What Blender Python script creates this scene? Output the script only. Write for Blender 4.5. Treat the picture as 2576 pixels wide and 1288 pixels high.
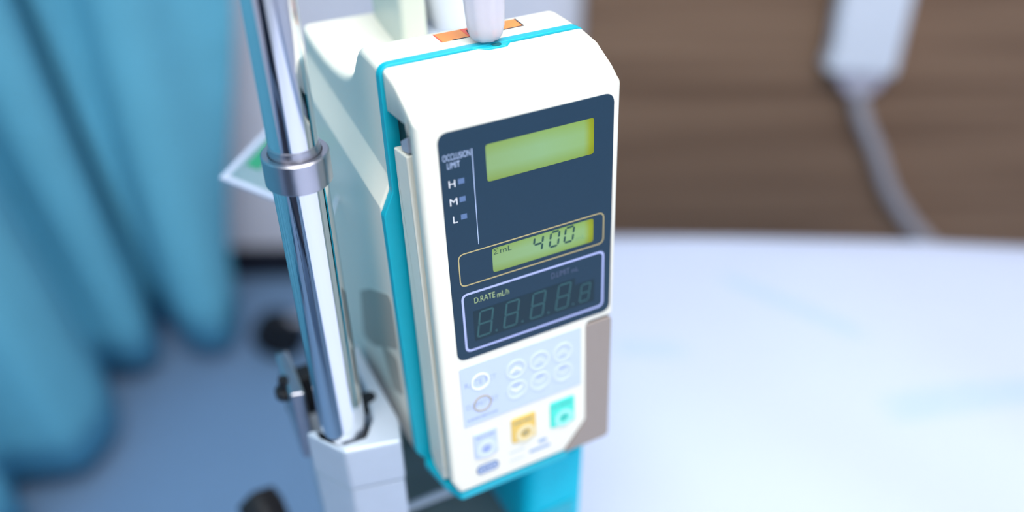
import bpy, bmesh, math, random
from mathutils import Vector, Matrix
random.seed(4)
for o in list(bpy.data.objects): bpy.data.objects.remove(o, do_unlink=True)
S = bpy.context.scene
COL = S.collection

# ------------------------------------------------------------------ camera
CAM = Vector((-0.1164708, -0.2958833, 1.30))
cd = bpy.data.cameras.new('camera'); cam = bpy.data.objects.new('camera', cd); COL.objects.link(cam)
RW = ((0.88819891, -0.27404861, 0.36878185), (-0.45940162, -0.51700814, 0.72225531), (-0.00726984, -0.81092536, -0.58510445))
m = Matrix(((RW[0][0], -RW[0][1], -RW[0][2], CAM.x), (RW[1][0], -RW[1][1], -RW[1][2], CAM.y), (RW[2][0], -RW[2][1], -RW[2][2], CAM.z), (0, 0, 0, 1)))
cam.matrix_world = m
cd.sensor_width = 36; cd.lens = 2158.1 / 2576 * 36
cd.clip_start = 0.01
cd.dof.use_dof = True; cd.dof.focus_distance = 0.392; cd.dof.aperture_fstop = 1.9
S.camera = cam

# ------------------------------------------------------------------ light
S.view_settings.view_transform = 'Standard'; S.view_settings.look = 'None'
S.view_settings.gamma = 1.0; S.view_settings.use_curve_mapping = False
S.view_settings.exposure = -1.1
w = bpy.data.worlds.new('world'); S.world = w; w.use_nodes = True
w.node_tree.nodes['Background'].inputs[0].default_value = (0.75, 0.86, 1.0, 1); w.node_tree.nodes['Background'].inputs[1].default_value = 0.35
HX, HY = 0.45474843, 0.89061993          # the room is turned 27 degrees against the pump
YAW = -math.atan2(HX, HY)
def RM(u, v, z=0.0):
    return Vector((CAM.x + u * HY + v * HX, CAM.y - u * HX + v * HY, z))
def area(name, u, v, z, sx, sy, power, color, aim):
    l = bpy.data.lights.new(name, 'AREA'); l.shape = 'RECTANGLE'; l.size = sx; l.size_y = sy; l.energy = power; l.color = color
    o = bpy.data.objects.new(name, l); COL.objects.link(o); o.location = RM(u, v, z)
    o.rotation_euler = (Vector(aim)).to_track_quat('-Z', 'Y').to_euler()
    return o
ROOM = dict(ul=-1.75, ur=2.3, vb=1.733, vf=-2.2, h=2.6)
area('ceiling_light_glow_bed', 0.25, 0.0, 2.55, 1.2, 0.6, 74, (1.0, 1.0, 0.96), (0, 0, -1))
fw = RM(0.25, -1, 0) - RM(0, 0, 0)
area('window_daylight', 1.35, -2.12, 1.6, 1.7, 1.3, 44, (0.97, 1.0, 1.0), RM(-0.25, 1, -0.1) - RM(0, 0, 0))

area('fill_light_left', -0.55, -1.0, 2.55, 1.2, 0.6, 16, (1.0, 1.0, 0.94), (0, 0, -1))  # unseen fill added to brighten the pump's left flank and the curtain

# ------------------------------------------------------------------ materials
def lin(c):
    c = c / 255.0
    return c / 12.92 if c <= 0.04045 else ((c + 0.055) / 1.055) ** 2.4
def rgb(r, g, b): return (lin(r), lin(g), lin(b), 1)
MATS = {}
def mat(name, col, rough=0.5, metal=0.0, var=0.04, scale=40.0, bump=0.0, alpha=1.0, trans=0.0, emit=None, es=0.0, sub=0.0, coat=0.0, ior=1.45, spec=0.5):
    if name in MATS: return MATS[name]
    m = bpy.data.materials.new(name); m.use_nodes = True; MATS[name] = m
    nt = m.node_tree; b = nt.nodes['Principled BSDF']
    tc = nt.nodes.new('ShaderNodeTexCoord'); nz = nt.nodes.new('ShaderNodeTexNoise'); nz.inputs['Scale'].default_value = scale; nz.inputs['Detail'].default_value = 3
    nt.links.new(tc.outputs['Object'], nz.inputs['Vector'])
    mx = nt.nodes.new('ShaderNodeMix'); mx.data_type = 'RGBA'
    mx.inputs['A'].default_value = [max(0, c * (1 - var)) for c in col[:3]] + [1]; mx.inputs['B'].default_value = [min(1, c * (1 + var)) for c in col[:3]] + [1]
    nt.links.new(nz.outputs['Fac'], mx.inputs['Factor']); nt.links.new(mx.outputs['Result'], b.inputs['Base Color'])
    b.inputs['Roughness'].default_value = rough; b.inputs['Metallic'].default_value = metal; b.inputs['IOR'].default_value = ior
    b.inputs['Specular IOR Level'].default_value = spec
    b.inputs['Alpha'].default_value = alpha; b.inputs['Transmission Weight'].default_value = trans; b.inputs['Coat Weight'].default_value = coat
    if emit: b.inputs['Emission Color'].default_value = emit; b.inputs['Emission Strength'].default_value = es
    if sub: b.inputs['Subsurface Weight'].default_value = sub; b.inputs['Subsurface Radius'].default_value = (0.004, 0.004, 0.004)
    if bump:
        bp = nt.nodes.new('ShaderNodeBump'); bp.inputs['Strength'].default_value = bump; bp.inputs['Distance'].default_value = 0.002
        nt.links.new(nz.outputs['Fac'], bp.inputs['Height']); nt.links.new(bp.outputs['Normal'], b.inputs['Normal'])
    return m
IVORY = mat('ivory_plastic', (0.82, 0.79, 0.69, 1), 0.32, var=0.01, scale=300, bump=0.02)
TEAL = mat('teal_plastic', (0.0, 0.40, 0.53, 1), 0.38, var=0.03, scale=200)
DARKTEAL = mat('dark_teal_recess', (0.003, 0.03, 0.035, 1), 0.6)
PANEL = mat('dark_blue_panel', (0.016, 0.042, 0.074, 1), 0.36, var=0.05, scale=900, spec=0.22)
GREYLEVER = mat('taupe_plastic', (0.30, 0.25, 0.225, 1), 0.5, var=0.03, scale=300)
CHROME = mat('chrome', (0.82, 0.82, 0.84, 1), 0.06, 1.0, var=0.01)
STEEL = mat('brushed_steel', (0.50, 0.49, 0.54, 1), 0.28, 1.0, var=0.06, scale=120)
BLACK = mat('black_rubber', (0.006, 0.006, 0.009, 1), 0.6)
CLAMP = mat('cast_grey_paint', (0.50, 0.56, 0.66, 1), 0.35, 0.15, var=0.04, scale=80)
KEYBLUE = mat('keypad_pale_blue', (0.54, 0.62, 0.88, 1), 0.4, var=0.02)
KEYLINE = mat('keypad_print_blue', (0.30, 0.38, 0.66, 1), 0.4, var=0.02)
KEYRING = mat('keypad_ring_white', (0.64, 0.71, 0.92, 1), 0.4, var=0.02)
WHITEP = mat('print_white', (0.86, 0.88, 0.92, 1), 0.4, var=0.01)
TEXTP = mat('print_lilac_white', (0.52, 0.64, 0.92, 1), 0.5, var=0.01)
GOLD = mat('print_gold', (0.44, 0.36, 0.17, 1), 0.5, var=0.03)
FRAMEB = mat('print_pale_blue', (0.42, 0.47, 0.80, 1), 0.5, var=0.02)
WIND = mat('indicator_blue', (0.10, 0.17, 0.33, 1), 0.4, var=0.04)
GREENT = mat('print_yellow_green', (0.42, 0.55, 0.26, 1), 0.5, var=0.02)
DIMT = mat('print_dim_violet', (0.095, 0.12, 0.22, 1), 0.5, var=0.02)
LEDWIN = mat('led_window', (0.003, 0.022, 0.036, 1), 0.3, var=0.05, spec=0.35)
LEDSEG = mat('led_segment_off', (0.022, 0.095, 0.105, 1), 0.4, var=0.05)
LCDINK = mat('lcd_ink', (0.008, 0.055, 0.045, 1), 0.5, var=0.03)
LCDDIM = mat('lcd_ink_dim', (0.16, 0.30, 0.14, 1), 0.5, var=0.03)
YEL = mat('key_yellow', (0.78, 0.52, 0.12, 1), 0.4, var=0.03)
GRN = mat('key_green', (0.07, 0.72, 0.58, 1), 0.4, var=0.03)
NAVYP = mat('print_navy', (0.10, 0.18, 0.36, 1), 0.4, var=0.03)
ORANGE = mat('sticker_orange', (0.93, 0.30, 0.07, 1), 0.45, var=0.12, scale=120)
REDO = mat('sticker_red', (0.85, 0.10, 0.05, 1), 0.45, var=0.1, scale=120)
INKB = mat('sticker_ink', (0.012, 0.012, 0.03, 1), 0.5)
LENS = mat('lamp_lens', (0.56, 0.60, 0.68, 1), 0.2, var=0.02)
CLEAR = mat('frosted_clear_plastic', (0.93, 0.90, 0.99, 1), 0.35, trans=0.5, ior=1.15, var=0.01)
SOFTTUBE = mat('soft_clear_tube', (0.62, 0.74, 0.86, 1), 0.25, trans=0.3, ior=1.25, var=0.02)
CABLE = mat('translucent_cable', (0.66, 0.64, 0.70, 1), 0.45, alpha=0.6, var=0.02)
LILACDISC = mat('translucent_lilac_disc', (0.80, 0.76, 0.92, 1), 0.3, alpha=0.7, var=0.02)
WHITEH = mat('handset_white', (0.82, 0.86, 0.97, 1), 0.35, var=0.01)
CYAN = mat('cyan_plastic', (0.0, 0.52, 0.70, 1), 0.45, var=0.03, spec=0.2)
TRAYG = mat('tray_grey_green', (0.10, 0.15, 0.165, 1), 0.5, var=0.05)
RIM = mat('tray_rim_pale', (0.50, 0.60, 0.75, 1), 0.4, var=0.03)
TAUPE = mat('side_patch_taupe', (0.38, 0.365, 0.32, 1), 0.55, var=0.05)
CARDM = mat('laminated_card', (0.25, 0.45, 0.52, 1), 0.3, alpha=0.35, var=0.03)
CARDEDGE = mat('card_border', (0.55, 0.62, 0.80, 1), 0.3, alpha=0.85, var=0.03)
CARDGREEN = mat('card_green', (0.03, 0.28, 0.15, 1), 0.4, var=0.05)
WALLM = mat('lilac_paint', (0.83, 0.82, 0.92, 1), 0.8, var=0.02, scale=8)
CEIL = mat('ceiling_paint', (0.75, 0.78, 0.80, 1), 0.9, var=0.02, scale=8)
BASEB = mat('navy_baseboard', (0.008, 0.010, 0.022, 1), 0.6, var=0.1)
FLOORM = mat('blue_grey_vinyl', (0.205, 0.34, 0.55, 1), 0.5, var=0.10, scale=3.0)
CURT = mat('turquoise_curtain', (0.145, 0.49, 0.66, 1), 0.85, var=0.10, scale=9.0, bump=0.05)
FRAMEW = mat('bed_frame_white', (0.62, 0.64, 0.70, 1), 0.4, var=0.03)
LAMPW = mat('lamp_diffuser', (0.9, 0.9, 0.9, 1), 0.5, emit=(0.95, 0.98, 1, 1), es=4.0)
WINP = mat('window_daylight_pane', (0.8, 0.85, 0.9, 1), 0.3, emit=(0.85, 0.94, 1, 1), es=3.0)
ALU = mat('aluminium', (0.6, 0.62, 0.65, 1), 0.35, 0.9)

def wood_mat():
    m = bpy.data.materials.new('brown_wood_laminate'); m.use_nodes = True; nt = m.node_tree; b = nt.nodes['Principled BSDF']
    tc = nt.nodes.new('ShaderNodeTexCoord'); mp = nt.nodes.new('ShaderNodeMapping'); mp.inputs['Scale'].default_value = (0.7, 1.0, 24.0)
    nt.links.new(tc.outputs['Object'], mp.inputs['Vector'])
    n1 = nt.nodes.new('ShaderNodeTexNoise'); n1.inputs['Scale'].default_value = 1.0; n1.inputs['Detail'].default_value = 5; nt.links.new(mp.outputs[0], n1.inputs['Vector'])
    mp2 = nt.nodes.new('ShaderNodeMapping'); mp2.inputs['Scale'].default_value = (2.0, 1.0, 160.0); nt.links.new(tc.outputs['Object'], mp2.inputs['Vector'])
    n2 = nt.nodes.new('ShaderNodeTexNoise'); n2.inputs['Scale'].default_value = 1.0; nt.links.new(mp2.outputs[0], n2.inputs['Vector'])
    ad = nt.nodes.new('ShaderNodeMath'); ad.operation = 'MULTIPLY_ADD'; ad.inputs[1].default_value = 0.25; nt.links.new(n2.outputs['Fac'], ad.inputs[0]); nt.links.new(n1.outputs['Fac'], ad.inputs[2])
    cr = nt.nodes.new('ShaderNodeValToRGB'); nt.links.new(ad.outputs[0], cr.inputs['Fac'])
    cr.color_ramp.elements[0].position = 0.40; cr.color_ramp.elements[0].color = (0.15, 0.085, 0.055, 1)
    cr.color_ramp.elements[1].position = 0.82; cr.color_ramp.elements[1].color = (0.33, 0.205, 0.135, 1)
    nt.links.new(cr.outputs[0], b.inputs['Base Color']); b.inputs['Roughness'].default_value = 0.7; b.inputs['Specular IOR Level'].default_value = 0.2
    return m
WOOD = wood_mat()

def lcd_mat():
    m = bpy.data.materials.new('lcd_green'); m.use_nodes = True; nt = m.node_tree; b = nt.nodes['Principled BSDF']
    tc = nt.nodes.new('ShaderNodeTexCoord'); sx = nt.nodes.new('ShaderNodeSeparateXYZ'); nt.links.new(tc.outputs['Generated'], sx.inputs[0])
    cr = nt.nodes.new('ShaderNodeValToRGB'); nt.links.new(sx.outputs['X'], cr.inputs['Fac'])
    e = cr.color_ramp.elements
    e[0].position = 0.0; e[0].color = (0.225, 0.35, 0.14, 1); e[1].position = 1.0; e[1].color = (0.23, 0.26, 0.004, 1)
    a = e.new(0.5); a.color = (0.235, 0.385, 0.175, 1); a = e.new(0.90); a.color = (0.235, 0.38, 0.14, 1); a = e.new(0.965); a.color = (0.25, 0.30, 0.010, 1)
    cz = nt.nodes.new('ShaderNodeValToRGB'); nt.links.new(sx.outputs['Z'], cz.inputs['Fac'])
    e = cz.color_ramp.elements
    e[0].position = 0.0; e[0].color = (0.85, 0.80, 0.40, 1); e[1].position = 1.0; e[1].color = (0.92, 0.88, 0.5, 1)
    a = e.new(0.35); a.color = (1, 1, 1, 1); a = e.new(0.65); a.color = (1, 1, 1, 1)
    mx = nt.nodes.new('ShaderNodeMix'); mx.data_type = 'RGBA'; mx.blend_type = 'MULTIPLY'; mx.inputs['Factor'].default_value = 1
    nt.links.new(cr.outputs[0], mx.inputs['A']); nt.links.new(cz.outputs[0], mx.inputs['B'])
    nt.links.new(mx.outputs['Result'], b.inputs['Base Color']); b.inputs['Roughness'].default_value = 0.3; b.inputs['Specular IOR Level'].default_value = 0.3
    nt.links.new(mx.outputs['Result'], b.inputs['Emission Color']); b.inputs['Emission Strength'].default_value = 0.03
    return m
LCD = lcd_mat()

# ------------------------------------------------------------------ helpers
def link(name, me, material, parent=None, smooth=True, angle=40, bevel=0, seg=3, wn=False):
    me.name = name
    o = bpy.data.objects.new(name, me); COL.objects.link(o)
    if material: me.materials.append(material)
    if smooth:
        for p in me.polygons: p.use_smooth = True
        try: me.set_sharp_from_angle(angle=math.radians(angle))
        except Exception: pass
    if parent: o.parent = parent
    if bevel:
        b = o.modifiers.new('bevel', 'BEVEL'); b.width = bevel; b.segments = seg; b.limit_method = 'ANGLE'; b.angle_limit = math.radians(30); b.harden_normals = False
    if wn:
        wm = o.modifiers.new('weighted', 'WEIGHTED_NORMAL'); wm.keep_sharp = True; wm.weight = 80
    return o
def bm_mesh(bm, name):
    bmesh.ops.recalc_face_normals(bm, faces=bm.faces[:])
    me = bpy.data.meshes.new(name); bm.to_mesh(me); bm.free(); return me
def tag(o, label, cat, group=None):
    o['label'] = label; o['category'] = cat
    if group: o['group'] = group
    return o
def struct(o): o['kind'] = 'structure'; return o
def empty(name, loc, rot=(0, 0, 0)):
    o = bpy.data.objects.new(name, None); COL.objects.link(o); o.location = loc; o.rotation_euler = rot; o.empty_display_size = 0.05; return o
def rpoly(corners, radii, n=5):
    """2D polygon with each corner rounded by its own radius, fixed point count."""
    out = []; N = len(corners)
    for i in range(N):
        p = Vector(corners[i]); a = Vector(corners[i - 1]); b = Vector(corners[(i + 1) % N]); r = radii[i] if isinstance(radii, (list, tuple)) else radii
        da = (a - p); db = (b - p); la = da.length; lb = db.length; da.normalize(); db.normalize()
        ang = da.angle(db); t = min(r / max(math.tan(ang / 2), 1e-4), la * 0.48, lb * 0.48)
        p0 = p + da * t; p1 = p + db * t
        for k in range(n + 1):
            s = k / n
            out.append((1 - s) ** 2 * p0 + 2 * s * (1 - s) * (p * 0.85 + (p0 + p1) * 0.075) + s * s * p1)
    return [tuple(v) for v in out]
def rr(x0, z0, x1, z1, r, n=5): return rpoly([(x0, z0), (x1, z0), (x1, z1), (x0, z1)], r, n)
def offset(pts, d):
    N = len(pts); out = []; A = sum(pts[i][0] * pts[(i + 1) % N][1] - pts[(i + 1) % N][0] * pts[i][1] for i in range(N)); sg = 1 if A > 0 else -1
    for i in range(N):
        p = Vector(pts[i]); a = Vector(pts[i - 1]); b = Vector(pts[(i + 1) % N])
        t = (b - a)
        if t.length < 1e-9: out.append(tuple(p)); continue
        t.normalize(); n = Vector((-t.y, t.x)) * sg
        out.append(tuple(p + n * d))
    return out
def loft(name, rings, material, parent=None, scale=0.001, caps=True, closed=True, angle=40, bevel=0):
    bm = bmesh.new(); R = [[bm.verts.new(Vector(p) * scale) for p in r] for r in rings]; n = len(rings[0])
    for a, b in zip(R[:-1], R[1:]):
        for i in range(n if closed else n - 1): bm.faces.new((a[i], a[(i + 1) % n], b[(i + 1) % n], b[i]))
    if caps: bm.faces.new(R[0]); bm.faces.new(R[-1])
    return link(name, bm_mesh(bm, name), material, parent, angle=angle, bevel=bevel, wn=True)
def prism(name, pts, axis, a, b, material, parent=None, scale=0.001, bevel=0, edge=0):
    """Extrude a 2D outline along an axis; edge rounds the rim at the a end."""
    def P(p, t): return {'x': (t, p[0], p[1]), 'y': (p[0], t, p[1]), 'z': (p[0], p[1], t)}[axis]
    if edge:
        s = 1 if b > a else -1
        rings = [[P(q, a + s * edge * h) for q in offset(pts, edge * d)] for d, h in ((1.0, 0.0), (0.45, 0.12), (0.12, 0.45), (0.0, 1.0))] + [[P(q, b) for q in pts]]
    else: rings = [[P(q, a) for q in pts], [P(q, b) for q in pts]]
    return loft(name, rings, material, parent, scale, bevel=bevel * scale)
def ring2d(name, outer, inner, y0, y1, material, parent):
    bm = bmesh.new(); n = len(outer)
    L = [[bm.verts.new((p[0] * .001, y * .001, p[1] * .001)) for p in q] for q, y in ((outer, y1), (outer, y0), (inner, y0), (inner, y1))]
    for a, b in zip(L[:-1], L[1:]):
        for i in range(n): bm.faces.new((a[i], a[(i + 1) % n], b[(i + 1) % n], b[i]))
    return link(name, bm_mesh(bm, name), material, parent)
def circ(cx, cz, r, n=28, rz=None): return [(cx + r * math.cos(2 * math.pi * k / n), cz + (rz or r) * math.sin(2 * math.pi * k / n)) for k in range(n)]
def box_bm(bm, x0, y0, z0, x1, y1, z1, M=None):
    v = [bm.verts.new((x, y, z) if M is None else M @ Vector((x, y, z))) for x in (x0, x1) for y in (y0, y1) for z in (z0, z1)]
    for f in ((0, 1, 3, 2), (4, 6, 7, 5), (0, 4, 5, 1), (2, 3, 7, 6), (0, 2, 6, 4), (1, 5, 7, 3)): bm.faces.new([v[i] for i in f])
def box(name, x0, y0, z0, x1, y1, z1, material, parent=None, bevel=0):
    bm = bmesh.new(); box_bm(bm, x0, y0, z0, x1, y1, z1); return link(name, bm_mesh(bm, name), material, parent, bevel=bevel)
def lathe(name, prof, material, parent=None, n=32, loc=(0, 0, 0), lobes=0, lobe=0.0):
    """prof: list of (radius, z) about z."""
    bm = bmesh.new(); R = []
    for r, z in prof:
        ring = []
        for k in range(n):
            a = 2 * math.pi * k / n; q = r * (1 + lobe * math.cos(lobes * a)) if lobes else r
            ring.append(bm.verts.new((loc[0] + q * math.cos(a), loc[1] + q * math.sin(a), loc[2] + z)))
        R.append(ring)
    for a, b in zip(R[:-1], R[1:]):
        for i in range(n): bm.faces.new((a[i], a[(i + 1) % n], b[(i + 1) % n], b[i]))
    if prof[0][0] > 1e-6: bm.faces.new(R[0])
    if prof[-1][0] > 1e-6: bm.faces.new(R[-1])
    bmesh.ops.remove_doubles(bm, verts=bm.verts[:], dist=1e-7)
    return link(name, bm_mesh(bm, name), material, parent)
def spline(pts, n=8):
    P = [Vector(p) for p in pts]; out = []
    for i in range(len(P) - 1):
        p0 = P[max(i - 1, 0)]; p1 = P[i]; p2 = P[i + 1]; p3 = P[min(i + 2, len(P) - 1)]
        for k in range(n):
            t = k / n
            out.append(0.5 * ((2 * p1) + (-p0 + p2) * t + (2 * p0 - 5 * p1 + 4 * p2 - p3) * t * t + (-p0 + 3 * p1 - 3 * p2 + p3) * t ** 3))
    out.append(P[-1]); return out
def tube(name, pts, r, material, parent=None, n=14, sm=8):
    P = spline(pts, sm) if sm else [Vector(p) for p in pts]; bm = bmesh.new(); R = []
    up = Vector((0.13, 0.2, 0.97))
    for i, p in enumerate(P):
        t = (P[min(i + 1, len(P) - 1)] - P[max(i - 1, 0)]).normalized(); x = t.cross(up)
        if x.length < 1e-3: x = t.cross(Vector((1, 0, 0)))
        x.normalize(); y = t.cross(x)
        R.append([bm.verts.new(p + (x * math.cos(2 * math.pi * k / n) + y * math.sin(2 * math.pi * k / n)) * r) for k in range(n)])
    for a, b in zip(R[:-1], R[1:]):
        for i in range(n): bm.faces.new((a[i], a[(i + 1) % n], b[(i + 1) % n], b[i]))
    bm.faces.new(R[0]); bm.faces.new(R[-1])
    return link(name, bm_mesh(bm, name), material, parent)
def text(name, body, x0, z0, x1, z1, y, material, parent, slant=0.0):
    """Flat lettering on the pump's face, fitted to the box x0..x1, z0..z1 (mm)."""
    c = bpy.data.curves.new('txt', 'FONT'); c.body = body; c.size = 1; c.offset = -0.007; c.fill_mode = 'FRONT'
    t = bpy.data.objects.new('txt', c); COL.objects.link(t); bpy.context.view_layer.update()
    dg = bpy.context.evaluated_depsgraph_get(); me = bpy.data.meshes.new_from_object(t.evaluated_get(dg))
    bpy.data.objects.remove(t, do_unlink=True); bpy.data.curves.remove(c)
    xs = [v.co.x for v in me.vertices]; ys = [v.co.y for v in me.vertices]; ax, bx, ay, by = min(xs), max(xs), min(ys), max(ys)
    for v in me.vertices:
        fx = (v.co.x - ax) / (bx - ax); fz = (v.co.y - ay) / (by - ay)
        v.co = Vector(((x0 + (x1 - x0) * fx + slant * fz) * .001, y * .001, (z0 + (z1 - z0) * fz) * .001))
    me.materials.clear()
    return link(name, me, material, parent, smooth=False)
def plate(name, pts, y0, y1, material, parent): return prism(name, pts, 'y', y0, y1, material, parent)
SEG = {'0': 'abcdef', '4': 'fgbc', '8': 'abcdefg'}
def digit(name, ch, x, z, wd, h, slant, th, y, material, parent, gap=0.25):
    """Seven-segment figure, lower left corner at x, z (mm)."""
    H = h / 2; bm = bmesh.new()
    segs = {'a': ((0, h), (wd, h)), 'g': ((0, H), (wd, H)), 'd': ((0, 0), (wd, 0)), 'f': ((0, H), (0, h)), 'e': ((0, 0), (0, H)), 'b': ((wd, H), (wd, h)), 'c': ((wd, 0), (wd, H))}
    for s in SEG[ch]:
        (ax, az), (bx, bz) = segs[s]; d = Vector((bx - ax, bz - az)).normalized(); n = Vector((-d.y, d.x)); A = Vector((ax, az)) + d * gap; B = Vector((bx, bz)) - d * gap
        q = [A, A + d * th + n * th, B - d * th + n * th, B, B - d * th - n * th, A + d * th - n * th]
        # thickness th is half a segment
        bm.faces.new([bm.verts.new(((x + p.x + slant * p.y / h) * .001, y * .001, (z + p.y) * .001)) for p in q])
    return link(name, bm_mesh(bm, name), material, parent, smooth=False)
def copy_tree(o, parent=None):
    c = o.copy(); COL.objects.link(c); c.parent = parent
    for ch in list(o.children): copy_tree(ch, c)
    return c

# ------------------------------------------------------------------ the room
def room_box(name, u0, v0, z0, u1, v1, z1, material, parent=None, bevel=0):
    bm = bmesh.new(); cu, cv = (u0 + u1) / 2, (v0 + v1) / 2
    box_bm(bm, u0 - cu, v0 - cv, 0, u1 - cu, v1 - cv, z1 - z0)
    o = link(name, bm_mesh(bm, name), material, None, bevel=bevel)
    if parent is None: o.location = RM(cu, cv, z0); o.rotation_euler = (0, 0, YAW)
    else:
        o.parent = parent; o.matrix_parent_inverse = parent.matrix_world.inverted() if False else Matrix()
        o.location = (cu, cv, z0)
    return o
r = ROOM
struct(room_box('floor', r['ul'], r['vf'], -0.05, r['ur'], r['vb'], 0.0, FLOORM))
struct(room_box('ceiling', r['ul'], r['vf'], r['h'], r['ur'], r['vb'], r['h'] + 0.05, CEIL))
wb = struct(room_box('wall_back', r['ul'], r['vb'], 0, r['ur'], r['vb'] + 0.08, r['h'], WALLM))
struct(room_box('wall_left', r['ul'] - 0.08, r['vf'], 0, r['ul'], r['vb'], r['h'], WALLM))
struct(room_box('wall_right', r['ur'], r['vf'], 0, r['ur'] + 0.08, r['vb'], r['h'], WALLM))
wf = struct(room_box('wall_front', r['ul'], r['vf'] - 0.08, 0, r['ur'], r['vf'], r['h'], WALLM))
struct(room_box('baseboard_back', r['ul'], r['vb'] - 0.014, 0, 0.148, r['vb'], 0.085, BASEB, bevel=0.003))
wp = struct(room_box('trim_1', 0.15, r['vb'] - 0.03, 0, r['ur'], r['vb'], 2.3, WOOD, bevel=0.004))
wp['label'] = 'dark brown wood-grain wall panel behind the bed'
# window behind the camera that lets the daylight in, the ceiling lamp and the added fill panel
win = struct(empty('window_1', RM(1.35, r['vf'], 0.95), (0, 0, YAW)))
box('pane', -0.85, -0.004, 0.0, 0.85, 0.004, 1.3, WINP, win)
for nm, a in (('window_frame', (-0.9, -0.02, -0.05, -0.85, 0.03, 1.35)), ('window_frame', (0.85, -0.02, -0.05, 0.9, 0.03, 1.35)), ('window_frame', (-0.85, -0.02, 1.3, 0.85, 0.03, 1.35)), ('window_frame', (-0.85, -0.02, -0.05, 0.85, 0.05, 0.0)), ('mullion', (-0.02, -0.01, 0, 0.02, 0.03, 1.3))):
    box(nm, *a, ALU, win)
for u, v, side in ((0.25, 0.0, 'over the bed'), (-0.55, -1.0, 'added as unseen fill')):
    cl = tag(empty('ceiling_light', RM(u, v, r['h']), (0, 0, YAW)), 'flat white ceiling light panel ' + side, 'ceiling light', 'ceiling light panels')
    box('frame', -0.63, -0.33, -0.03, 0.63, 0.33, 0.0, ALU, cl); box('diffuser', -0.6, -0.3, -0.034, 0.6, 0.3, -0.028, LAMPW, cl)

dr = struct(empty('door_added', RM(-0.05, r['vf'], 0), (0, 0, YAW)))  # unseen dark door added to darken the pole's reflection
ADDEDDOORM = mat('added_navy_door', (0.02, 0.028, 0.05, 1), 0.5)
box('added_door_leaf', -0.5, 0, 0.01, 0.5, 0.035, 2.1, ADDEDDOORM, dr, bevel=0.003)
for a in ((-0.56, 0, 0, -0.5, 0.05, 2.16), (0.5, 0, 0, 0.56, 0.05, 2.16), (-0.5, 0, 2.1, 0.5, 0.05, 2.16)): box('added_door_frame', *a, ALU, dr)
box('added_door_handle', 0.38, 0.035, 1.0, 0.46, 0.07, 1.02, ALU, dr, bevel=0.004)
# ------------------------------------------------------------------ curtain
PLAN = [(-1.45, -0.75), (-1.35, -0.7), (-1.36, -0.6), (-1.43, -0.5), (-1.36, -0.42), (-1.28, -0.35), (-1.34, -0.24), (-1.39, -0.12), (-1.3, -0.06), (-1.25, 0.02), (-1.30, 0.10), (-1.22, 0.16), (-1.24, 0.26), (-1.16, 0.32), (-1.07, 0.33), (-1.07, 0.42), (-1.13, 0.52), (-1.10, 0.58), (-1.02, 0.60), (-0.96, 0.66), (-0.98, 0.76), (-1.03, 0.84), (-1.0, 0.885), (-0.93, 0.90),
        (-0.868, 0.93), (-0.862, 0.985), (-0.915, 1.055), (-0.86, 1.067), (-0.802, 1.08), (-0.785, 1.144), (-0.791, 1.196), (-0.823, 1.262), (-0.865, 1.335), (-0.835, 1.345),
        (-0.792, 1.357), (-0.764, 1.388), (-0.765, 1.427), (-0.80, 1.51), (-0.77, 1.50), (-0.719, 1.426), (-0.67, 1.406), (-0.63, 1.421), (-0.617, 1.471), (-0.627, 1.542), (-0.652, 1.60)]
plan = spline([(a * 0.985, b * 0.985, 0) for a, b in PLAN], 6)
IV = 6 * 37
bm = bmesh.new(); rows = []
for k in range(25):
    z = 0.06 + (2.585 - 0.06) * k / 24; s = min(z, 1.3)
    row = []
    for i, p in enumerate(plan):
        wv = 0.008 * math.sin(i * 0.11 + z * 2.1)
        u_, v_ = p.x - 0.045 * s + wv, p.y - 0.085 * s + wv * 0.5
        if i >= IV:      # the free end fans out towards the rail
            t = (i - IV) / (len(plan) - 1 - IV); e = min(z / 0.8, 1.6); off = 0.02 * math.sin(2 * math.pi * 1.6 * t) * min(e, 1)
            ut, vt = -0.815 + 0.29 * t - off * 0.8, 1.37 + 0.25 * t + off * 0.6; k2 = min(e, 1.0); k2 = k2 * k2 * (3 - 2 * k2) * 0.5 + k2 * 0.5
            tt = min(t * 6, 1); ut = ut * tt + u_ * (1 - tt); vt = vt * tt + v_ * (1 - tt)
            u_ = u_ * (1 - k2) + ut * k2; v_ = v_ * (1 - k2) + vt * k2
        for ci, amp, wd in ((221, 0.10, 4.5), (195, 0.045, 5.0), (232, 0.05, 3.0)):   # deep creases between the pleats
            g_ = amp * math.exp(-((i - ci) / wd) ** 2) * min(z / 0.4, 1); u_ += u_ / 1.65 * g_; v_ += v_ / 1.65 * g_
        row.append(bm.verts.new(RM(u_, v_, z + (0.004 * math.sin(i * 0.2) if k == 0 else 0))))
    rows.append(row)
for a, b in zip(rows[:-1], rows[1:]):
    for i in range(len(a) - 1): bm.faces.new((a[i], a[i + 1], b[i + 1], b[i]))
cur = empty('privacy_curtain', RM(-0.8, 1.2, 0.04)); tag(cur, 'turquoise blue pleated hospital privacy curtain hanging to the floor', 'curtain')
fab = link('fabric', bm_mesh(bm, 'fabric'), CURT, cur, angle=180); fab.location = -cur.location
so = fab.modifiers.new('thickness', 'SOLIDIFY'); so.thickness = 0.002
rail = tube('curtain_rail', [tuple(RM(-1.45, -0.8, 2.59)), tuple(RM(-1.35, -0.05, 2.59)), tuple(RM(-1.1, 0.5, 2.59)), tuple(RM(-0.9, 1.1, 2.59)), tuple(RM(-0.72, 1.73, 2.59))], 0.012, ALU, cur); rail.location = -cur.location

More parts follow.
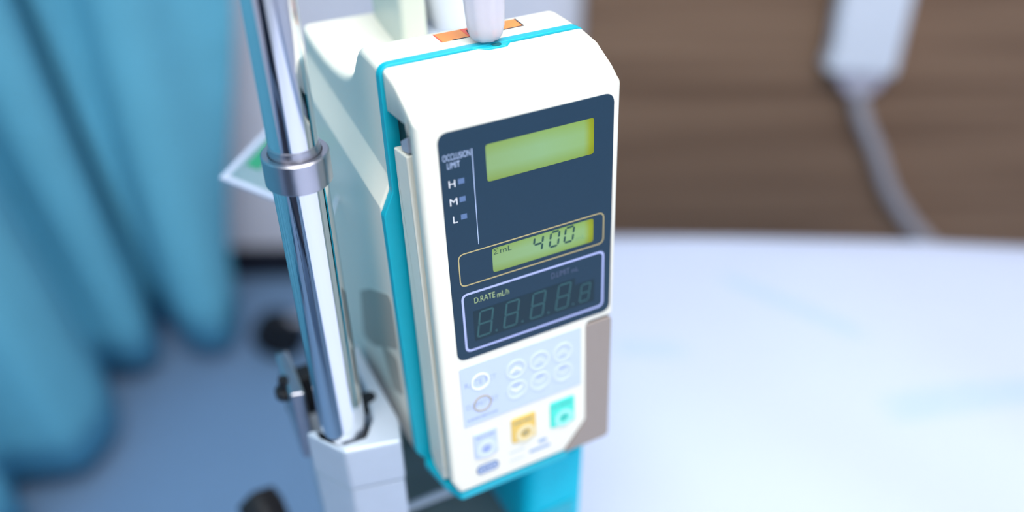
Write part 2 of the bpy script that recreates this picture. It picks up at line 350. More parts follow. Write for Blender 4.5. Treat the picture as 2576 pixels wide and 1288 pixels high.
# ------------------------------------------------------------------ bed
BED = empty('hospital_bed', RM(0.03, 1.02, 0.0), (0, 0, YAW - math.radians(4.2))); tag(BED, 'hospital bed made up with a bluish white quilt', 'bed')
BW, BL = 0.98, 2.05   # width, length: local x 0..BW, y 0..-BL
def quilt():
    bm = bmesh.new(); nx, ny = 90, 130; V = []
    for j in range(ny + 1):
        row = []
        for i in range(nx + 1):
            s = i / nx * (BW + 0.56) - 0.28; t = j / ny * (BL + 0.30) - 0.28
            def fold(a, lim, R=0.045):    # length along cloth -> (across, drop)
                if a < 0:
                    q = -a
                    if q < R * math.pi / 2: return (R - R * math.sin(q / R), R - R * math.cos(q / R))
                    return (0.0, R + (q - R * math.pi / 2))
                return (a + R, 0.0)
            x, dx = fold(s, 0); y, dy = fold(t, 0)
            x2, dx2 = fold(BW - 0.09 - s, 0); 
            if s > BW / 2: x = BW - x2; dx = dx2
            z = 0.62 - max(dx, dy) - 0.15 * min(dx, dy)
            dome = 0.012 * math.sin(math.pi * min(max(x / BW, 0), 1))
            wr = 0.0
            if dx == 0 and dy == 0:
                wr = 0.003 * math.sin(9 * x + 5 * y) * math.sin(4 * y - 2 * x) + 0.0025 * math.sin(21 * x - 13 * y + 2 * math.sin(6 * y))
            else:
                wr = 0.0
                x += (0.006 * math.sin(y * 23) if dx > 0.05 and s < BW / 2 else 0); y -= (0.0)
                if dy > 0.05: y -= 0.006 * math.sin(x * 21)
            row.append(bm.verts.new((x, -y, z + dome + wr)))
        V.append(row)
    for j in range(ny):
        for i in range(nx): bm.faces.new((V[j][i], V[j][i + 1], V[j + 1][i + 1], V[j + 1][i]))
    return bm_mesh(bm, 'quilt')
def quilt_mat():
    m = mat('quilt_cotton', (0.64, 0.69, 0.88, 1), 0.85, var=0.015, scale=14, bump=0.03)
    nt = m.node_tree; b = nt.nodes['Principled BSDF']; src = b.inputs['Base Color'].links[0].from_socket
    tc = nt.nodes.new('ShaderNodeTexCoord'); prev = src
    # pale blue bands, each: centre x, y, half length, half width, angle
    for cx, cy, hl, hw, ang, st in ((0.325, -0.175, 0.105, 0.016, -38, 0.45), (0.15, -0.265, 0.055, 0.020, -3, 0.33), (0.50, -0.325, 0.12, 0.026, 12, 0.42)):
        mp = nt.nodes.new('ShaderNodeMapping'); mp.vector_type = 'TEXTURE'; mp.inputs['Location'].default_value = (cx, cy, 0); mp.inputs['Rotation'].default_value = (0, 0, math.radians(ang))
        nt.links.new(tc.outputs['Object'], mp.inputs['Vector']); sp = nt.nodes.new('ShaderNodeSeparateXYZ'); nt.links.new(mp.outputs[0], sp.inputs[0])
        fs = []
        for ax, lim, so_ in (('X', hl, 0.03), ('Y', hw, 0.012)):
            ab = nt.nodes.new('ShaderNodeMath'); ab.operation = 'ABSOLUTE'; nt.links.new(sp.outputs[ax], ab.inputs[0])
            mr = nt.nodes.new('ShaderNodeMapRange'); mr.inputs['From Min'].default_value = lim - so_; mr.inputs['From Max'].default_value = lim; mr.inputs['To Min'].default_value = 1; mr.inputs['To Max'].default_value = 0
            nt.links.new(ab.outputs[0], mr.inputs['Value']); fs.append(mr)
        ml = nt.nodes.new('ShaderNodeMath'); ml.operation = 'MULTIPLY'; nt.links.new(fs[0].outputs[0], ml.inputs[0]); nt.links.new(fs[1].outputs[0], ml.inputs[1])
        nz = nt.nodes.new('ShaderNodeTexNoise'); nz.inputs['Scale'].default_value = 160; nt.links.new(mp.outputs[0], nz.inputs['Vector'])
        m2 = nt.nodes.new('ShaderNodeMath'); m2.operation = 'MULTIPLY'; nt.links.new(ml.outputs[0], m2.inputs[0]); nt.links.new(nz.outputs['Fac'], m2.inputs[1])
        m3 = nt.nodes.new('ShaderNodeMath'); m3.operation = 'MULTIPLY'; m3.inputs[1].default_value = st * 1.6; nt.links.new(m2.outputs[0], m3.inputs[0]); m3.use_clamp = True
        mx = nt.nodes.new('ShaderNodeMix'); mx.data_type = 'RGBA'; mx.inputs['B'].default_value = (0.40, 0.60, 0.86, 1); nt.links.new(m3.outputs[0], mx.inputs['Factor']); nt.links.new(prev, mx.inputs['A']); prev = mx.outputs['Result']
    nt.links.new(prev, b.inputs['Base Color']); return m
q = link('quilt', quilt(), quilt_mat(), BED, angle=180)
box('mattress', 0.02, -BL + 0.02, 0.42, BW - 0.02, -0.02, 0.59, FRAMEW, BED, bevel=0.03)
box('bed_frame', 0.03, -BL, 0.32, BW - 0.03, -0.03, 0.41, FRAMEW, BED, bevel=0.01)
box('headboard', 0.0, -BL - 0.06, 0.25, BW, -BL - 0.02, 1.0, FRAMEW, BED, bevel=0.02)
for x in (0.12, BW - 0.12):
    for y in (-0.25, -BL + 0.2):
        lg = lathe('leg', [(0.02, 0.10), (0.02, 0.32)], FRAMEW, BED, loc=(x, y, 0), n=16)
        cw = prism('castor', circ(0, 55, 55), 'x', -14, 14, BLACK, lg, bevel=4); cw.location = (x, y, 0)

# ------------------------------------------------------------------ IV stand that carries the pump
PX, PY = -0.0505, 0.0396
ST = empty('iv_stand', (PX, PY, 0)); tag(ST, 'chromed telescopic iv stand pole standing left of the pump', 'iv stand')
ZC = 1.1115          # collar
lathe('lower_tube', [(0.0125, 0.12), (0.0125, ZC)], CHROME, ST, 48)
lathe('upper_tube', [(0.0108, ZC - 0.02), (0.0108, 1.95)], CHROME, ST, 48)
lathe('collar', [(0.0114, 0.0085), (0.0118, -0.002), (0.0118, -0.0095), (0.0142, -0.0100), (0.0148, -0.0094), (0.0148, 0.0040), (0.0142, 0.0046), (0.0119, 0.0046), (0.0114, 0.0010)], STEEL, ST, 48, loc=(0, 0, ZC + 0.004))
lathe('base_hub', [(0.03, 0.09), (0.045, 0.10), (0.045, 0.14), (0.02, 0.17)], ALU, ST)
for k in range(5):
    a = math.radians(72 * k + 200); d = Vector((math.cos(a), math.sin(a), 0))
    tube('leg', [tuple(d * 0.03 + Vector((0, 0, 0.12))), tuple(d * 0.18 + Vector((0, 0, 0.11))), tuple(d * 0.30 + Vector((0, 0, 0.085)))], 0.013, CHROME, ST)
    cw = prism('castor', circ(0, 32, 32), 'x', -11, 11, BLACK, ST, bevel=3); cw.location = d * 0.30; cw.rotation_euler = (0, 0, a + 0.6)
hk = tube('hook', [(-0.12, 0, 1.97), (-0.10, 0, 1.94), (-0.05, 0, 1.94), (0, 0, 1.95), (0.05, 0, 1.94), (0.10, 0, 1.94), (0.12, 0, 1.97)], 0.004, CHROME, ST)
kb = lathe('lock_knob', [(0.0, 0.0), (0.010, 0.0), (0.014, 0.006), (0.016, 0.02), (0.015, 0.030), (0.008, 0.034), (0.0, 0.034)], BLACK, ST, 24, lobes=6, lobe=0.06)
kb.location = (-0.043, 0.085, 0.778); kb.rotation_euler = (math.radians(-70), math.radians(-35), 0)
tube('knob_stem', [(-0.006, 0.012, 0.768), (-0.03, 0.06, 0.774), (-0.043, 0.085, 0.778)], 0.005, STEEL, ST)

# a second stand further back, only its castor shows past the pole
S2 = empty('drip_stand', RM(-0.10, 1.45, 0)); tag(S2, 'drip stand base with a black castor wheel on the floor behind the pole', 'drip stand')
lathe('column', [(0.014, 0.07), (0.014, 1.85)], CHROME, S2, 24); lathe('base_hub', [(0.03, 0.05), (0.045, 0.06), (0.045, 0.10), (0.02, 0.12)], BLACK, S2)
for k in range(4):
    d = (RM(-0.513, 1.435, 0) - RM(-0.10, 1.45, 0)); d.z = 0; d = Matrix.Rotation(math.radians((0, 60, 180, 240)[k]), 3, 'Z') @ d
    if k in (1, 2, 3): d = d * 0.55
    tube('leg', [tuple(d * 0.08 + Vector((0, 0, 0.085))), tuple(d * 0.5 + Vector((0, 0, 0.09))), tuple(d * 0.98 + Vector((0, 0, 0.10)))], 0.011, STEEL, S2)
    cw = prism('castor', circ(0, 58, 58), 'x', -21, 21, BLACK, S2, bevel=5); cw.location = d; cw.rotation_euler = (0, 0, math.atan2(d.y, d.x) + 1.5)

# pole clamp: a grey cast U that grips the pole
CL = empty('pole_clamp', (PX, PY, 0.88)); tag(CL, 'light grey cast clamp gripping the lower pole beside the pump', 'clamp')
def c2(x, y): return ((x - PX) * 1000, (y - PY) * 1000)
outl = [c2(-.0705, .0440), c2(-.0560, .0205), c2(-.0262, .0140), c2(-.0215, .0300), c2(-.0215, .1000), c2(-.0275, .1000), c2(-.0300, .0620), c2(-.0330, .0480), c2(-.0345, .0370), c2(-.0420, .0260), c2(-.0540, .0262), c2(-.0630, .0370), c2(-.0640, .0440)]
prism('jaw', outl, 'z', 69, 38, CLAMP, CL, bevel=1.8)
prism('lower_block', offset([c2(-.0705, .0440), c2(-.0560, .0205), c2(-.0262, .0140), c2(-.0215, .0300), c2(-.0215, .0900), c2(-.0650, .0900)], 1.0), 'z', 37, -30, CLAMP, CL, bevel=2)
prism('back_jaw', [c2(-.0720, .0620), c2(-.0640, .0600), c2(-.0630, .1000), c2(-.0700, .1000)], 'z', 82, 30, STEEL, CL, bevel=1.5)
prism('cross_bar', [c2(-.0700, .0930), c2(-.0220, .0930), c2(-.0220, .1060), c2(-.0700, .1060)], 'z', 62, 30, BLACK, CL, bevel=1.5)
pad = prism('grip_pad', circ(0, 0, 13.6, 24), 'z', 64, 40, BLACK, CL)
lathe('clamp_screw', [(0.0, 0), (0.006, 0), (0.006, 0.004), (0.003, 0.005), (0.003, 0.012), (0, 0.012)], BLACK, CL, 16, loc=(-0.0215, 0.036, 0.071))
prism('clamp_hole', circ(19.5, 14, 4.5, 16), 'z', 69.3, 60, BLACK, CL)

# laminated card hanging behind the pole
CD = empty('laminated_card', (-0.069, 0.187, 1.0336), (math.radians(6), math.radians(-4), math.radians(0))); tag(CD, 'translucent laminated card with pale border and green bar behind the pole', 'card')
e1 = Vector((0.044, 0.041, 0)).normalized(); e2 = Vector((0.024, -0.038, 0)).normalized()
def cq(a, b, z): v = e1 * a + e2 * b; return (v.x, v.y, z)
def card_piece(name, a0, a1, b0, b1, z0, z1, mt): return loft(name, [[cq(a0, b0, z), cq(a1, b0, z), cq(a1, b1, z), cq(a0, b1, z)] for z in (z0, z1)], mt, CD, scale=1)
card_piece('sheet', 0.004, 0.10, 0.004, 0.046, 0, 0.0008, CARDM)
card_piece('border', 0, 0.104, 0, 0.004, -0.0004, 0.0014, CARDEDGE); card_piece('border', 0, 0.004, 0.004, 0.046, -0.0004, 0.0014, CARDEDGE)
card_piece('border', 0.100, 0.104, 0.004, 0.046, -0.0004, 0.0014, CARDEDGE); card_piece('border', 0, 0.104, 0.046, 0.050, -0.0004, 0.0014, CARDEDGE)
card_piece('green_bar', 0.018, 0.095, 0.008, 0.019, 0.0009, 0.0012, CARDGREEN)
tube('card_string', [cq(0.09, 0.03, 0.001), cq(0.085, 0.06, 0.01), (0.021, -0.128, 0.02)], 0.0008, RIM, CD)

# ------------------------------------------------------------------ the infusion pump (local mm, face at y = 0)
PUMP = empty('infusion_pump', (0, 0, 1.1336), (math.radians(-4.2), 0, 0))
tag(PUMP, 'ivory infusion pump with teal seam, dark display panel and keypad', 'infusion pump')
# rear housing
TOPP = [(38.0, 20.6), (40, 20.9), (50, 21.7), (58, 22.2), (61, 21.9), (63.5, 20.8), (66, 18.6), (68.5, 15.8), (71, 12.8), (74, 9.3), (78, 5.8), (83, 2.8), (88, .8), (95, -1.2), (103, -2.3), (115, -2.7), (130, -2.0), (145, .3), (157, 3.0), (165, 5.5), (168, 6.0)]
def rear_section(y, inset):
    ti = [t for t in TOPP]; top = ti[-1][1]
    for (a, za), (b, zb) in zip(ti[:-1], ti[1:]):
        if a <= y <= b: top = za + (zb - za) * (y - a) / (b - a); break
    lu = -34.5 + (y - 37) * 0.205; ll = -48 + (y - 37) * 0.19
    c = [(-10, top), (91.3, top), (91.3, -213), (-10, -213), (-16.8, -203), (-16.8, ll), (-10, lu)]
    p = rpoly(c, [4, 4, 4, 4, 4, 2.5, 2.5], 6)
    return [(x, y, z) for x, z in (offset(p, inset) if inset else p)]
rings = [rear_section(38.0, 1.0), rear_section(38.3, 0.4), rear_section(39.0, 0)] + [rear_section(y, 0) for y, _ in TOPP[1:-1]] + [rear_section(167, 1.2), rear_section(168, 3.5)]
RH = loft('rear_housing', rings, IVORY, PUMP, angle=60)
# darker taupe patches on the rear housing's left side
prism('side_patch', rpoly([(42, -100), (80, -118), (102, -132), (112, -172), (90, -164), (42, -134)], 4), 'x', -17.0, -16.0, TAUPE, RH)
prism('side_patch', rpoly([(46, -143), (74, -152), (62, -176), (44, -168)], 3), 'x', -17.0, -16.0, TAUPE, RH)
# knob standing on the rear deck, behind the sticker
KN = lathe('rear_knob', [(0.016, 0.0), (0.0165, 0.004), (0.0185, 0.014), (0.021, 0.028), (0.021, 0.060), (0.018, 0.064), (0, 0.064)], WHITEH, PUMP, 40, loc=(0.070, 0.128, -0.003))
lathe('knob_base', [(0.026, 0), (0.026, 0.003), (0.020, 0.006), (0.018, 0.006)], CLAMP, KN, 40, loc=(0.070, 0.128, -0.0035))
prism('rear_block', rpoly([(31, 118), (46, 116), (46, 166), (31, 166)], 4), 'z', -6, 60, mat('block_pale_green', (0.66, 0.70, 0.62, 1), 0.4), PUMP, bevel=3)

# teal seam plate
tc_ = [(-10.6, 21.3), (92, 21.3), (92, -214), (-8.5, -214.5), (-16.9, -202), (-16.9, -50.5), (-11.3, -39)]
tp = rpoly(tc_, [5.5, 5.5, 4, 4, 5, 4, 4], 6)
TP = prism('seam_plate', tp, 'y', 33.6, 38.4, TEAL, PUMP, edge=0.7)
prism('bottom_lip', rpoly([(-13.5, 36), (-9.5, 12), (-5, 0.8), (62, 0.8), (62, 36)], [3, 2, 3, 2, 2]), 'z', -210.2, -215.5, TEAL, TP, bevel=1)
ns = prism('tube_notch', rpoly([(33, 33.5), (37, 31.5), (40, 29.6), (49, 29.6), (51, 31.4), (53, 33.5), (53, 37), (33, 37)], 1.5), 'z', 20.9, 12, TEAL, TP, bevel=0.6)
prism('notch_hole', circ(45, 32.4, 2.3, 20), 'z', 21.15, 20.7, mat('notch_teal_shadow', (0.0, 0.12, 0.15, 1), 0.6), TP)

# front door: rounded outline lofted backwards, top follows the sloping shoulder
def door_section(y, inset):
    top = 7 + (18 - 7) * min(y, 20) / 20 if y <= 20 else 18 + 2.7 * (y - 20) / 13.4
    if y < 3: top = 7 - (3 - y) * 0.15 + y * 0.05
    x0 = -9.3; x1 = 91
    c = [(x0, top), (x1, top), (89.6, -124.6), (73.8, -124.6), (73.8, -191.5), (59.2, -209.3), (-5.5, -209.3), (x0, -200)]
    p = rpoly(c, [2.4, 3.5, 2, 2, 3, 3, 3.5, 4], 6)
    return [(x, y, z) for x, z in (offset(p, inset) if inset else p)]
DOOR = loft('door', [door_section(y, i) for y, i in ((0, 2.6), (0.10, 1.9), (0.4, 1.1), (0.9, 0.5), (1.7, 0.12), (2.6, 0), (8, 0), (14, 0), (18, 0), (20, 0), (22, 0), (27, 0), (32.2, 0), (33.2, 0.8))], IVORY, PUMP, angle=50)
# notch in the door's left flank, and the groove in front of the latch
def cutter(pts, x0, x1):
    o = prism('cut', pts, 'x', x0, x1, None, PUMP); return o
cut_list = [cutter([(11, 3.0), (14, 2.6), (29, 1.8), (40, 1.0), (40, -230), (9.5, -230), (9.5, -3.0)], -14, -4.5), cutter([(6.2, 6.5), (8.2, 4.5), (9.6, 2.0), (9.6, -214), (6.2, -214)], -14, -7.9)]
DOOR.modifiers.clear()
for cu in cut_list:
    b = DOOR.modifiers.new('cut', 'BOOLEAN'); b.operation = 'DIFFERENCE'; b.object = cu; b.solver = 'EXACT'
bpy.context.view_layer.update()
dg = bpy.context.evaluated_depsgraph_get(); me = bpy.data.meshes.new_from_object(DOOR.evaluated_get(dg))
DOOR.modifiers.clear(); DOOR.data = me
for p in me.polygons: p.use_smooth = True
me.set_sharp_from_angle(angle=math.radians(40))
DOOR.modifiers.clear(); wm = DOOR.modifiers.new('weighted', 'WEIGHTED_NORMAL'); wm.keep_sharp = True; wm.weight = 80
for cu in cut_list: bpy.data.objects.remove(cu, do_unlink=True)
# side latch lever and dark catch
prism('side_latch', rpoly([(12.2, -12.6), (28.3, -14.2), (29.3, -60), (29.8, -200), (26, -208), (12, -208), (10.4, -196)], [0.6, 0.6, 4, 4, 4, 3, 4]), 'x', -9.9, -4.4, IVORY, PUMP, edge=0.8)
prism('latch_catch', rpoly([(12.5, -4), (21.5, -9.2), (20.5, -12.8), (12.5, -11.5)], 0.5), 'x', -8.6, -4.4, mat('catch_lilac_grey', (0.35, 0.38, 0.48, 1), 0.4), PUMP)
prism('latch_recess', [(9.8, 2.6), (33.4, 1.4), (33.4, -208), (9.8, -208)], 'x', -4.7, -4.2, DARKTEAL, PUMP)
# sloping indicator hood on the shoulder and its lens
def sh(x, y, up): # point above the shoulder
    z = 7 + 0.55 * y if y <= 20 else 18 + 0.2 * (y - 20)
    return (x, y - up * 0.48, z + up * 0.88)
loft('lamp_hood', [[sh(x, a, -0.6) for x, a in ((52.0, 17.5), (55.0, 6.5), (86.5, 6.5), (86.5, 17.5))], [sh(x, a, u) for x, a, u in ((53.0, 17.2, 0.05), (56.6, 7.6, 1.9), (86, 7.6, 1.9), (86, 17.2, 0.05))]], IVORY, PUMP, bevel=0.0006)
lp = rpoly([(57.3, 16.2), (62.3, 19.6), (81.3, 19.6), (83.2, 15.8), (82.6, 11.4), (58.9, 11.4)], 1.2, 4)
def hoodup(y): return max(0.05, 0.05 + (17.2 - y) / 9.6 * 1.85)
loft('indicator_lens', [[sh(x, y, hoodup(y) - 0.5) for x, y in lp], [sh(x, y, hoodup(y) + 0.12) for x, y in lp]], LENS, PUMP)
# taupe lever at the lower right of the door
prism('door_lever', rpoly([(73.0, -125.4), (89.0, -125.4), (88.6, -210.6), (59.0, -210.6), (73.0, -192.0)], [1.5, 2.5, 3, 1, 2]), 'y', 0.25, 30, GREYLEVER, PUMP, edge=0.8)

# dark display panel
DP = prism('display_panel', rr(0, -120.2, 87, 0, 4.5, 8), 'y', -0.35, 1.0, PANEL, PUMP, edge=0.25)
DP['label'] = 'dark blue display panel with two green screens'
FY = -0.42
def lcd(x0, z0, x1, z1):
    o = plate('screen', rr(x0, z0, x1, z1, 1.3), FY, FY + 0.3, LCD, DP); o['label'] = 'yellow-green lcd screen'; return o
lcd(21.6, -27.5, 76.3, -9.7); lcd(21.7, -75.0, 76.5, -62.0)
ring2d('gold_frame', rr(4.5, -77.9, 82.6, -60.0, 3), rr(5.1, -77.3, 82.0, -60.6, 2.5), FY, FY + 0.2, GOLD, DP)
ring2d('blue_frame', rr(4.5, -116.1, 83.0, -82.0, 3), rr(5.6, -115.0, 81.9, -83.1, 2.2), FY, FY + 0.2, FRAMEB, DP)
plate('led_window', [(9.9, -110.8), (77.4, -110.8), (77.4, -97.4), (66.1, -97.4), (66.1, -93.2), (9.9, -93.2)], FY, FY + 0.2, LEDWIN, DP)
plate('divider_line', [(15.15, -57.4), (15.45, -57.4), (15.45, -9.8), (15.15, -9.8)], FY, FY + 0.2, TEXTP, DP)
TY = FY - 0.04
text('lettering', 'OCCLUSION', 1.6, -12.8, 14.5, -9.9, TY, TEXTP, DP); text('lettering', 'LIMIT', 3.4, -16.6, 9.3, -13.8, TY, TEXTP, DP)
for ch, x0, x1, z1 in (('H', 3.4, 6.4, -22.2), ('M', 3.2, 6.7, -31.0), ('L', 4.0, 6.1, -39.8)):
    text('lettering', ch, x0, z1 - 3.4, x1, z1, TY, WHITEP, DP)
for z1 in (-22.4, -31.2, -39.9): plate('indicator_window', [(7.8, z1 - 2.5), (10.7, z1 - 2.5), (10.7, z1), (7.8, z1)], FY, FY + 0.2, WIND, DP)
text('lettering', '\u03a3', 22.5, -65.4, 24.9, -62.6, TY, LCDINK, DP); text('lettering', 'mL', 25.9, -65.5, 31.9, -62.7, TY, LCDINK, DP)
for ch, x in (('4', 43.0), ('0', 51.9), ('0', 60.0)): digit('figure', ch, x, -70.8, 4.6, 7.9, 1.1, 0.55, TY, LCDINK, DP)
text('lettering', 'mL', 66.6, -71.6, 71.8, -69.4, TY, LCDDIM, DP)
text('lettering', 'D.RATE', 11.0, -88.9, 21.8, -85.7, TY, GREENT, DP); text('lettering', 'mL/h', 23.0, -89.6, 29.3, -86.4, TY, GREENT, DP)
text('lettering', 'D.LIMIT', 52.6, -89.0, 62.8, -85.9, TY, DIMT, DP); text('lettering', 'mL', 64.1, -89.2, 67.9, -86.9, TY, DIMT, DP)
for x in (11.3, 25.5, 40.2, 54.6): digit('figure', '8', x, -108.8, 6.9, 14.2, 2.3, 0.42, TY, LEDSEG, DP, gap=0.1)
digit('figure', '8', 68.6, -108.8, 5.2, 10.0, 1.4, 0.36, TY, LEDSEG, DP, gap=0.1)
for x in (21.5, 35.9, 50.5, 64.9): plate('decimal_point', circ(x, -108.6, 0.55, 12), TY, TY + 0.1, LEDSEG, DP)

# pale blue keypad
KP = prism('keypad', rpoly([(0.2, -163.6), (69.8, -163.6), (69.8, -124.8), (0.2, -124.8)], [0.6, 0.6, 0.6, 1.5]), 'y', -0.3, 0.5, KEYBLUE, PUMP, edge=0.2)
KP['label'] = 'pale blue membrane keypad'
KY = -0.36
def ringbtn(name, cx, cz, ro, ri, m_, parent, y=KY): return ring2d(name, circ(cx, cz, ro), circ(cx, cz, ri), y - 0.25, y + 0.2, m_, parent)
ringbtn('rate_key', 10.9, -136.7, 5.2, 4.2, WHITEP, KP); ringbtn('limit_key', 11.2, -151.2, 5.1, 4.4, GOLD, KP)
text('lettering', 'RATE SET', 2.4, -138.2, 19.9, -135.0, KY, KEYLINE, KP); text('lettering', 'D.LIMIT SET', 2.2, -152.4, 20.2, -149.4, KY, KEYLINE, KP)
def dashes(x0, x1, z, h, y, m_, parent, n):
    bm = bmesh.new(); rnd = random.Random(int(x0 * 10 + z)); x = x0
    for i in range(n):
        wd = (x1 - x0) / n
        f = 0.55 + 0.4 * rnd.random()
        bm.faces.new([bm.verts.new(((x + a * wd * f) * .001, y * .001, (z + b * h) * .001)) for a, b in ((0, 0), (1, 0), (1, 1), (0, 1))]); x += wd
    o = link('fine_print', bm_mesh(bm, 'fine_print'), m_, parent, smooth=False); return o
dashes(2.2, 19.8, -160.4, 1.3, KY, KEYLINE, KP, 9)
for i, x in enumerate((31.0, 44.6, 58.5)):
    for up, z in ((1, -137.0), (-1, -150.6)):
        kk = ringbtn('up_key' if up > 0 else 'down_key', x, z, 6.0, 4.7, KEYRING, KP)
        ch = [(x - 3.4, z - 0.9 * up), (x, z + 1.7 * up), (x + 3.4, z - 0.9 * up), (x + 3.4, z - 2.3 * up), (x, z + 0.1 * up), (x - 3.4, z - 2.3 * up)]
        plate('arrow', ch, KY - 0.05, KY + 0.15, KEYRING if i else WHITEP, kk)
        plate('arrow_bar_print', [(a, b - 1.7 * up) for a, b in ch[3:]] + [(x - 2.2, z - 1.6 * up)] if False else [(x - 2.2, z - 2.9 * up), (x + 2.2, z - 2.9 * up), (x + 2.2, z - 3.5 * up), (x - 2.2, z - 3.5 * up)], KY - 0.05, KY + 0.15, KEYLINE, kk)  # small printed bar at each arrow's tail
def bigkey(name, x0, z0, x1, z1, m_, cx, cz, ring_m, dot_m, lab):
    k = prism(name, rr(x0, z0, x1, z1, 1.6), 'y', -0.55, 0.5, m_, PUMP, edge=0.4); k['label'] = lab
    ringbtn('key_ring', cx, cz, 5.7, 3.3, ring_m, k, y=-0.6); plate('key_mark', circ(cx, cz, 2.2, 20), -0.75, -0.5, dot_m, k)
    dashes(x0 + 1.5, x1 - 1.5, z1 - 4.2, 1.5, -0.62, dot_m, k, 6); return k
bigkey('stop_key', 4.4, -188.4, 18.1, -170.3, KEYBLUE, 11.4, -183.0, KEYRING, KEYLINE, 'pale blue square key')
bigkey('silence_key', 26.6, -187.5, 41.3, -170.2, YEL, 34.8, -182.7, mat('key_yellow_pale', (0.80, 0.68, 0.40, 1), 0.4), mat('key_mark_olive', (0.42, 0.34, 0.16, 1), 0.4), 'yellow square key')
bigkey('start_key', 50.3, -187.5, 65.5, -169.2, GRN, 58.7, -182.6, mat('key_green_pale', (0.36, 0.80, 0.72, 1), 0.4), mat('key_mark_green', (0.05, 0.50, 0.42, 1), 0.4), 'turquoise green square key')
PL = plate('power_key', rr(4.9, -200.1, 17.9, -194.0, 2.6), -0.5, 0.5, NAVYP, PUMP)
ring2d('key_outline', rr(5.9, -199.2, 16.9, -194.9, 2.0), rr(6.5, -198.6, 16.3, -195.5, 1.6), -0.58, -0.4, KEYRING, PL)
text('lettering', 'C', 8.0, -198.2, 11.0, -195.9, -0.58, KEYRING, PL); text('lettering', 'D', 12.0, -198.2, 15.0, -195.9, -0.58, KEYRING, PL)
LG = plate('emblem', [(36.9, -199.5), (49.8, -199.5), (49.8, -197.6), (36.9, -197.6)], -0.15, 0.3, mat('emblem_blue', (0.26, 0.38, 0.60, 1), 0.4), PUMP)
plate('emblem_diamond', circ(45.2, -193.6, 2.9, 16, 1.3), -0.15, 0.3, MATS['emblem_blue'], LG)
FP = mat('faint_print', (0.58, 0.66, 0.74, 1), 0.4)
dashes(24.8, 34.0, -194.3, 1.1, -0.12, FP, PUMP, 5); dashes(24.8, 34.0, -200.3, 1.1, -0.12, FP, PUMP, 5)

# orange sticker on the top
def topz(x, y):
    for (a, za), (b, zb) in zip(TOPP[:-1], TOPP[1:]):
        if a <= y <= b: return za + (zb - za) * (y - a) / (b - a)
def top_plate(name, pts, lift, mt, parent):
    return loft(name, [[(x, y, topz(x, y) + lift - 0.12) for x, y in pts], [(x, y, topz(x, y) + lift) for x, y in pts]], mt, parent)
SK = top_plate('sticker', [(25.0, 47.2), (67.2, 47.9), (67.6, 57.8), (25.0, 57.8)], 0.10, ORANGE, PUMP); SK['label'] = 'orange sticker on the pump top'
top_plate('sticker_red_field', [(38.5, 47.5), (57, 47.7), (57, 57.7), (38.5, 57.7)], 0.16, REDO, SK)
top_plate('sticker_border', [(30, 47.1), (67.2, 47.7), (67.2, 48.3), (30, 47.6)], 0.18, INKB, SK); top_plate('sticker_border', [(66.5, 48.0), (67.3, 48.0), (67.8, 57.8), (67.0, 57.8)], 0.18, INKB, SK)
top_plate('sticker_border', [(24.7, 47.2), (25.3, 47.2), (25.3, 57.8), (24.7, 57.8)], 0.18, REDO, SK)
top_plate('glyph', [(39.6, 50.6), (40.8, 50.4), (41.8, 55.3), (40.6, 55.5)], 0.20, INKB, SK); top_plate('glyph', [(42.6, 55.4), (44.2, 55.0), (45.2, 53.2), (46.0, 53.4), (44.9, 56.0), (42.9, 56.3)], 0.20, INKB, SK)

# ------------------------------------------------------------------ things around the pump
DC = empty('drip_connector', (0.0432, 0.0405, 1.1525), (math.radians(-2), math.radians(-1.5), 0)); tag(DC, 'frosted clear plastic tube connector standing in the pump top notch', 'tube connector')
lathe('outer_sleeve', [(0.0030, 0.0), (0.0058, 0.0006), (0.0076, 0.003), (0.0086, 0.007), (0.0092, 0.016), (0.0098, 0.03), (0.0102, 0.07), (0.0094, 0.07), (0.0088, 0.03), (0.0080, 0.012), (0.0060, 0.006), (0.0030, 0.005)], CLEAR, DC, 48, lobes=8, lobe=0.035)
lathe('inner_tube', [(0.0028, 0.002), (0.0030, 0.02), (0.0034, 0.022), (0.0034, 0.07), (0.0022, 0.07), (0.0020, 0.002)], CLEAR, DC, 24)
lathe('tube_tip', [(0.0018, -0.012), (0.0022, -0.004), (0.0028, 0.002), (0.0014, 0.002), (0.0012, -0.012)], SOFTTUBE, DC, 16)
# tubing leaving the pump's underside
tb = tube('infusion_tubing', [(0.040, 0.034, 0.925), (0.047, 0.031, 0.895), (0.0525, 0.030, 0.868), (0.054, 0.030, 0.84), (0.050, 0.032, 0.80), (0.052, 0.05, 0.70), (0.06, 0.07, 0.60)], 0.0042, SOFTTUBE)
tag(tb, 'pale clear infusion tubing hanging from under the pump', 'tubing')
# cyan device below the pump
DV = empty('cyan_device', (0.066, 0.035, 0.70)); tag(DV, 'bright cyan plastic device housing mounted below the pump on the right', 'device')
prism('housing', rpoly([(-20, -30), (20, -30), (20, 45), (-20, 45)], [12, 3, 6, 6], 6), 'z', 196, 0, CYAN, DV, bevel=2)
prism('foot', rr(-17, -26, 17, 40, 6), 'z', 0, -12, BLACK, DV); prism('front_seam', rr(-10, -31, 14, -29, 0.5), 'z', 150, 30, TEAL, DV)
tube('mount_bar', [(-0.0, 0.04, 0.05), (-0.06, 0.04, 0.05), (-0.109, 0.012, 0.05)], 0.006, STEEL, DV, sm=0)
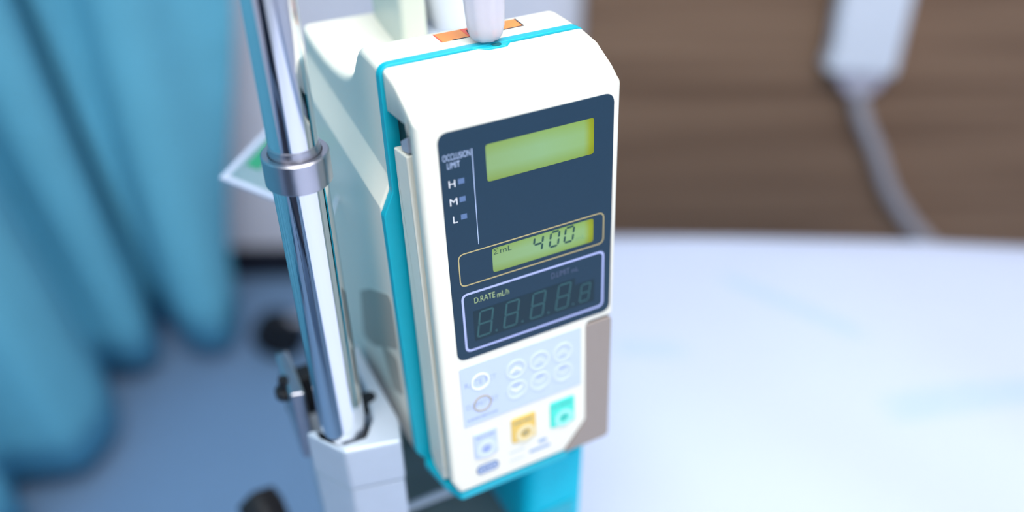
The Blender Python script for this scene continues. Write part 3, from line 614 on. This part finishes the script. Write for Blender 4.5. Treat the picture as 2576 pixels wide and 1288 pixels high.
# grey tray under the pump with a pale raised rim
TR = empty('equipment_tray', (0.0, 0.08, 0.828)); tag(TR, 'dark grey equipment tray with pale rim fixed below the pump', 'tray')
box('tray_floor', -0.030, -0.075, -0.004, 0.044, 0.045, 0.0, TRAYG, TR, bevel=0.001)
for a in ((-0.030, 0.040, 0.0, 0.044, 0.045, 0.010), (-0.034, -0.075, 0.0, -0.030, 0.045, 0.010)): box('tray_wall', *a, TRAYG, TR)
tube('rim', [(-0.032, -0.075, 0.008), (-0.032, -0.028, 0.008), (-0.024, -0.023, 0.008), (0.018, -0.023, 0.008), (0.040, -0.028, 0.008)], 0.0028, RIM, TR, sm=4)
tube('tray_bracket', [(-0.032, -0.03, -0.003), (-0.0425, -0.036, -0.003)], 0.004, STEEL, TR, sm=0)

# white handset in its wall holder, cable hanging behind the bed
HS = empty('handset', RM(0.72, 1.665, 0.56), (0, 0, YAW)); tag(HS, 'white handset hanging on the brown wall panel above the bed', 'handset')
hp = rpoly([(-72, 16), (-66, 60), (-70, 120), (-74, 380), (66, 380), (68, 180), (72, 0), (-62, 8)], [6, 20, 30, 20, 20, 20, 8, 10], 5)
prism('handset_body', hp, 'y', -22, 20, WHITEH, HS, edge=8)
prism('wall_holder', rr(-50, 200, 50, 330, 10), 'y', 20, 38, FRAMEW, HS)
hs = prism('lilac_half_disc', [(12 + 48 * math.cos(a), 3 + 50 * math.sin(a)) for a in [math.pi + math.pi * k / 20 for k in range(21)]], 'y', -10, 10, LILACDISC, HS, edge=3)  # translucent lilac half disc below the handset
prism('cable_socket', rr(-10, -12, 22, 4, 5), 'y', -8, 8, mat('socket_grey', (0.2, 0.2, 0.22, 1), 0.5), HS)
cb = tube('cable', [(0.012, 0, -0.004), (0.018, 0, -0.06), (0.045, 0, -0.12), (0.083, 0, -0.18), (0.14, 0, -0.285), (0.22, 0, -0.385), (0.30, 0, -0.46)], 0.015, CABLE, HS)

# unseen dark chair added to put a dark stripe in the pole's chrome
CH = empty('added_dark_chair', RM(-0.58, -0.85, 0), (0, 0, YAW)); tag(CH, 'unseen dark navy chair added for its reflection in the pole', 'chair')
NAVYV = mat('added_chair_navy', (0.012, 0.016, 0.035, 1), 0.5)
box('added_chair_seat', -0.27, -0.25, 0.40, 0.27, 0.27, 0.48, NAVYV, CH, bevel=0.02)
box('added_chair_backrest', -0.27, -0.31, 0.50, 0.27, -0.25, 0.95, NAVYV, CH, bevel=0.02)
for x in (-0.23, 0.23):
    for y in (-0.24, 0.23): tube('leg', [(x, y, 0.0), (x, y, 0.41)], 0.014, BLACK, CH, sm=0)
    tube('added_chair_back_post', [(x, -0.245, 0.40), (x, -0.28, 0.60)], 0.012, BLACK, CH, sm=0)
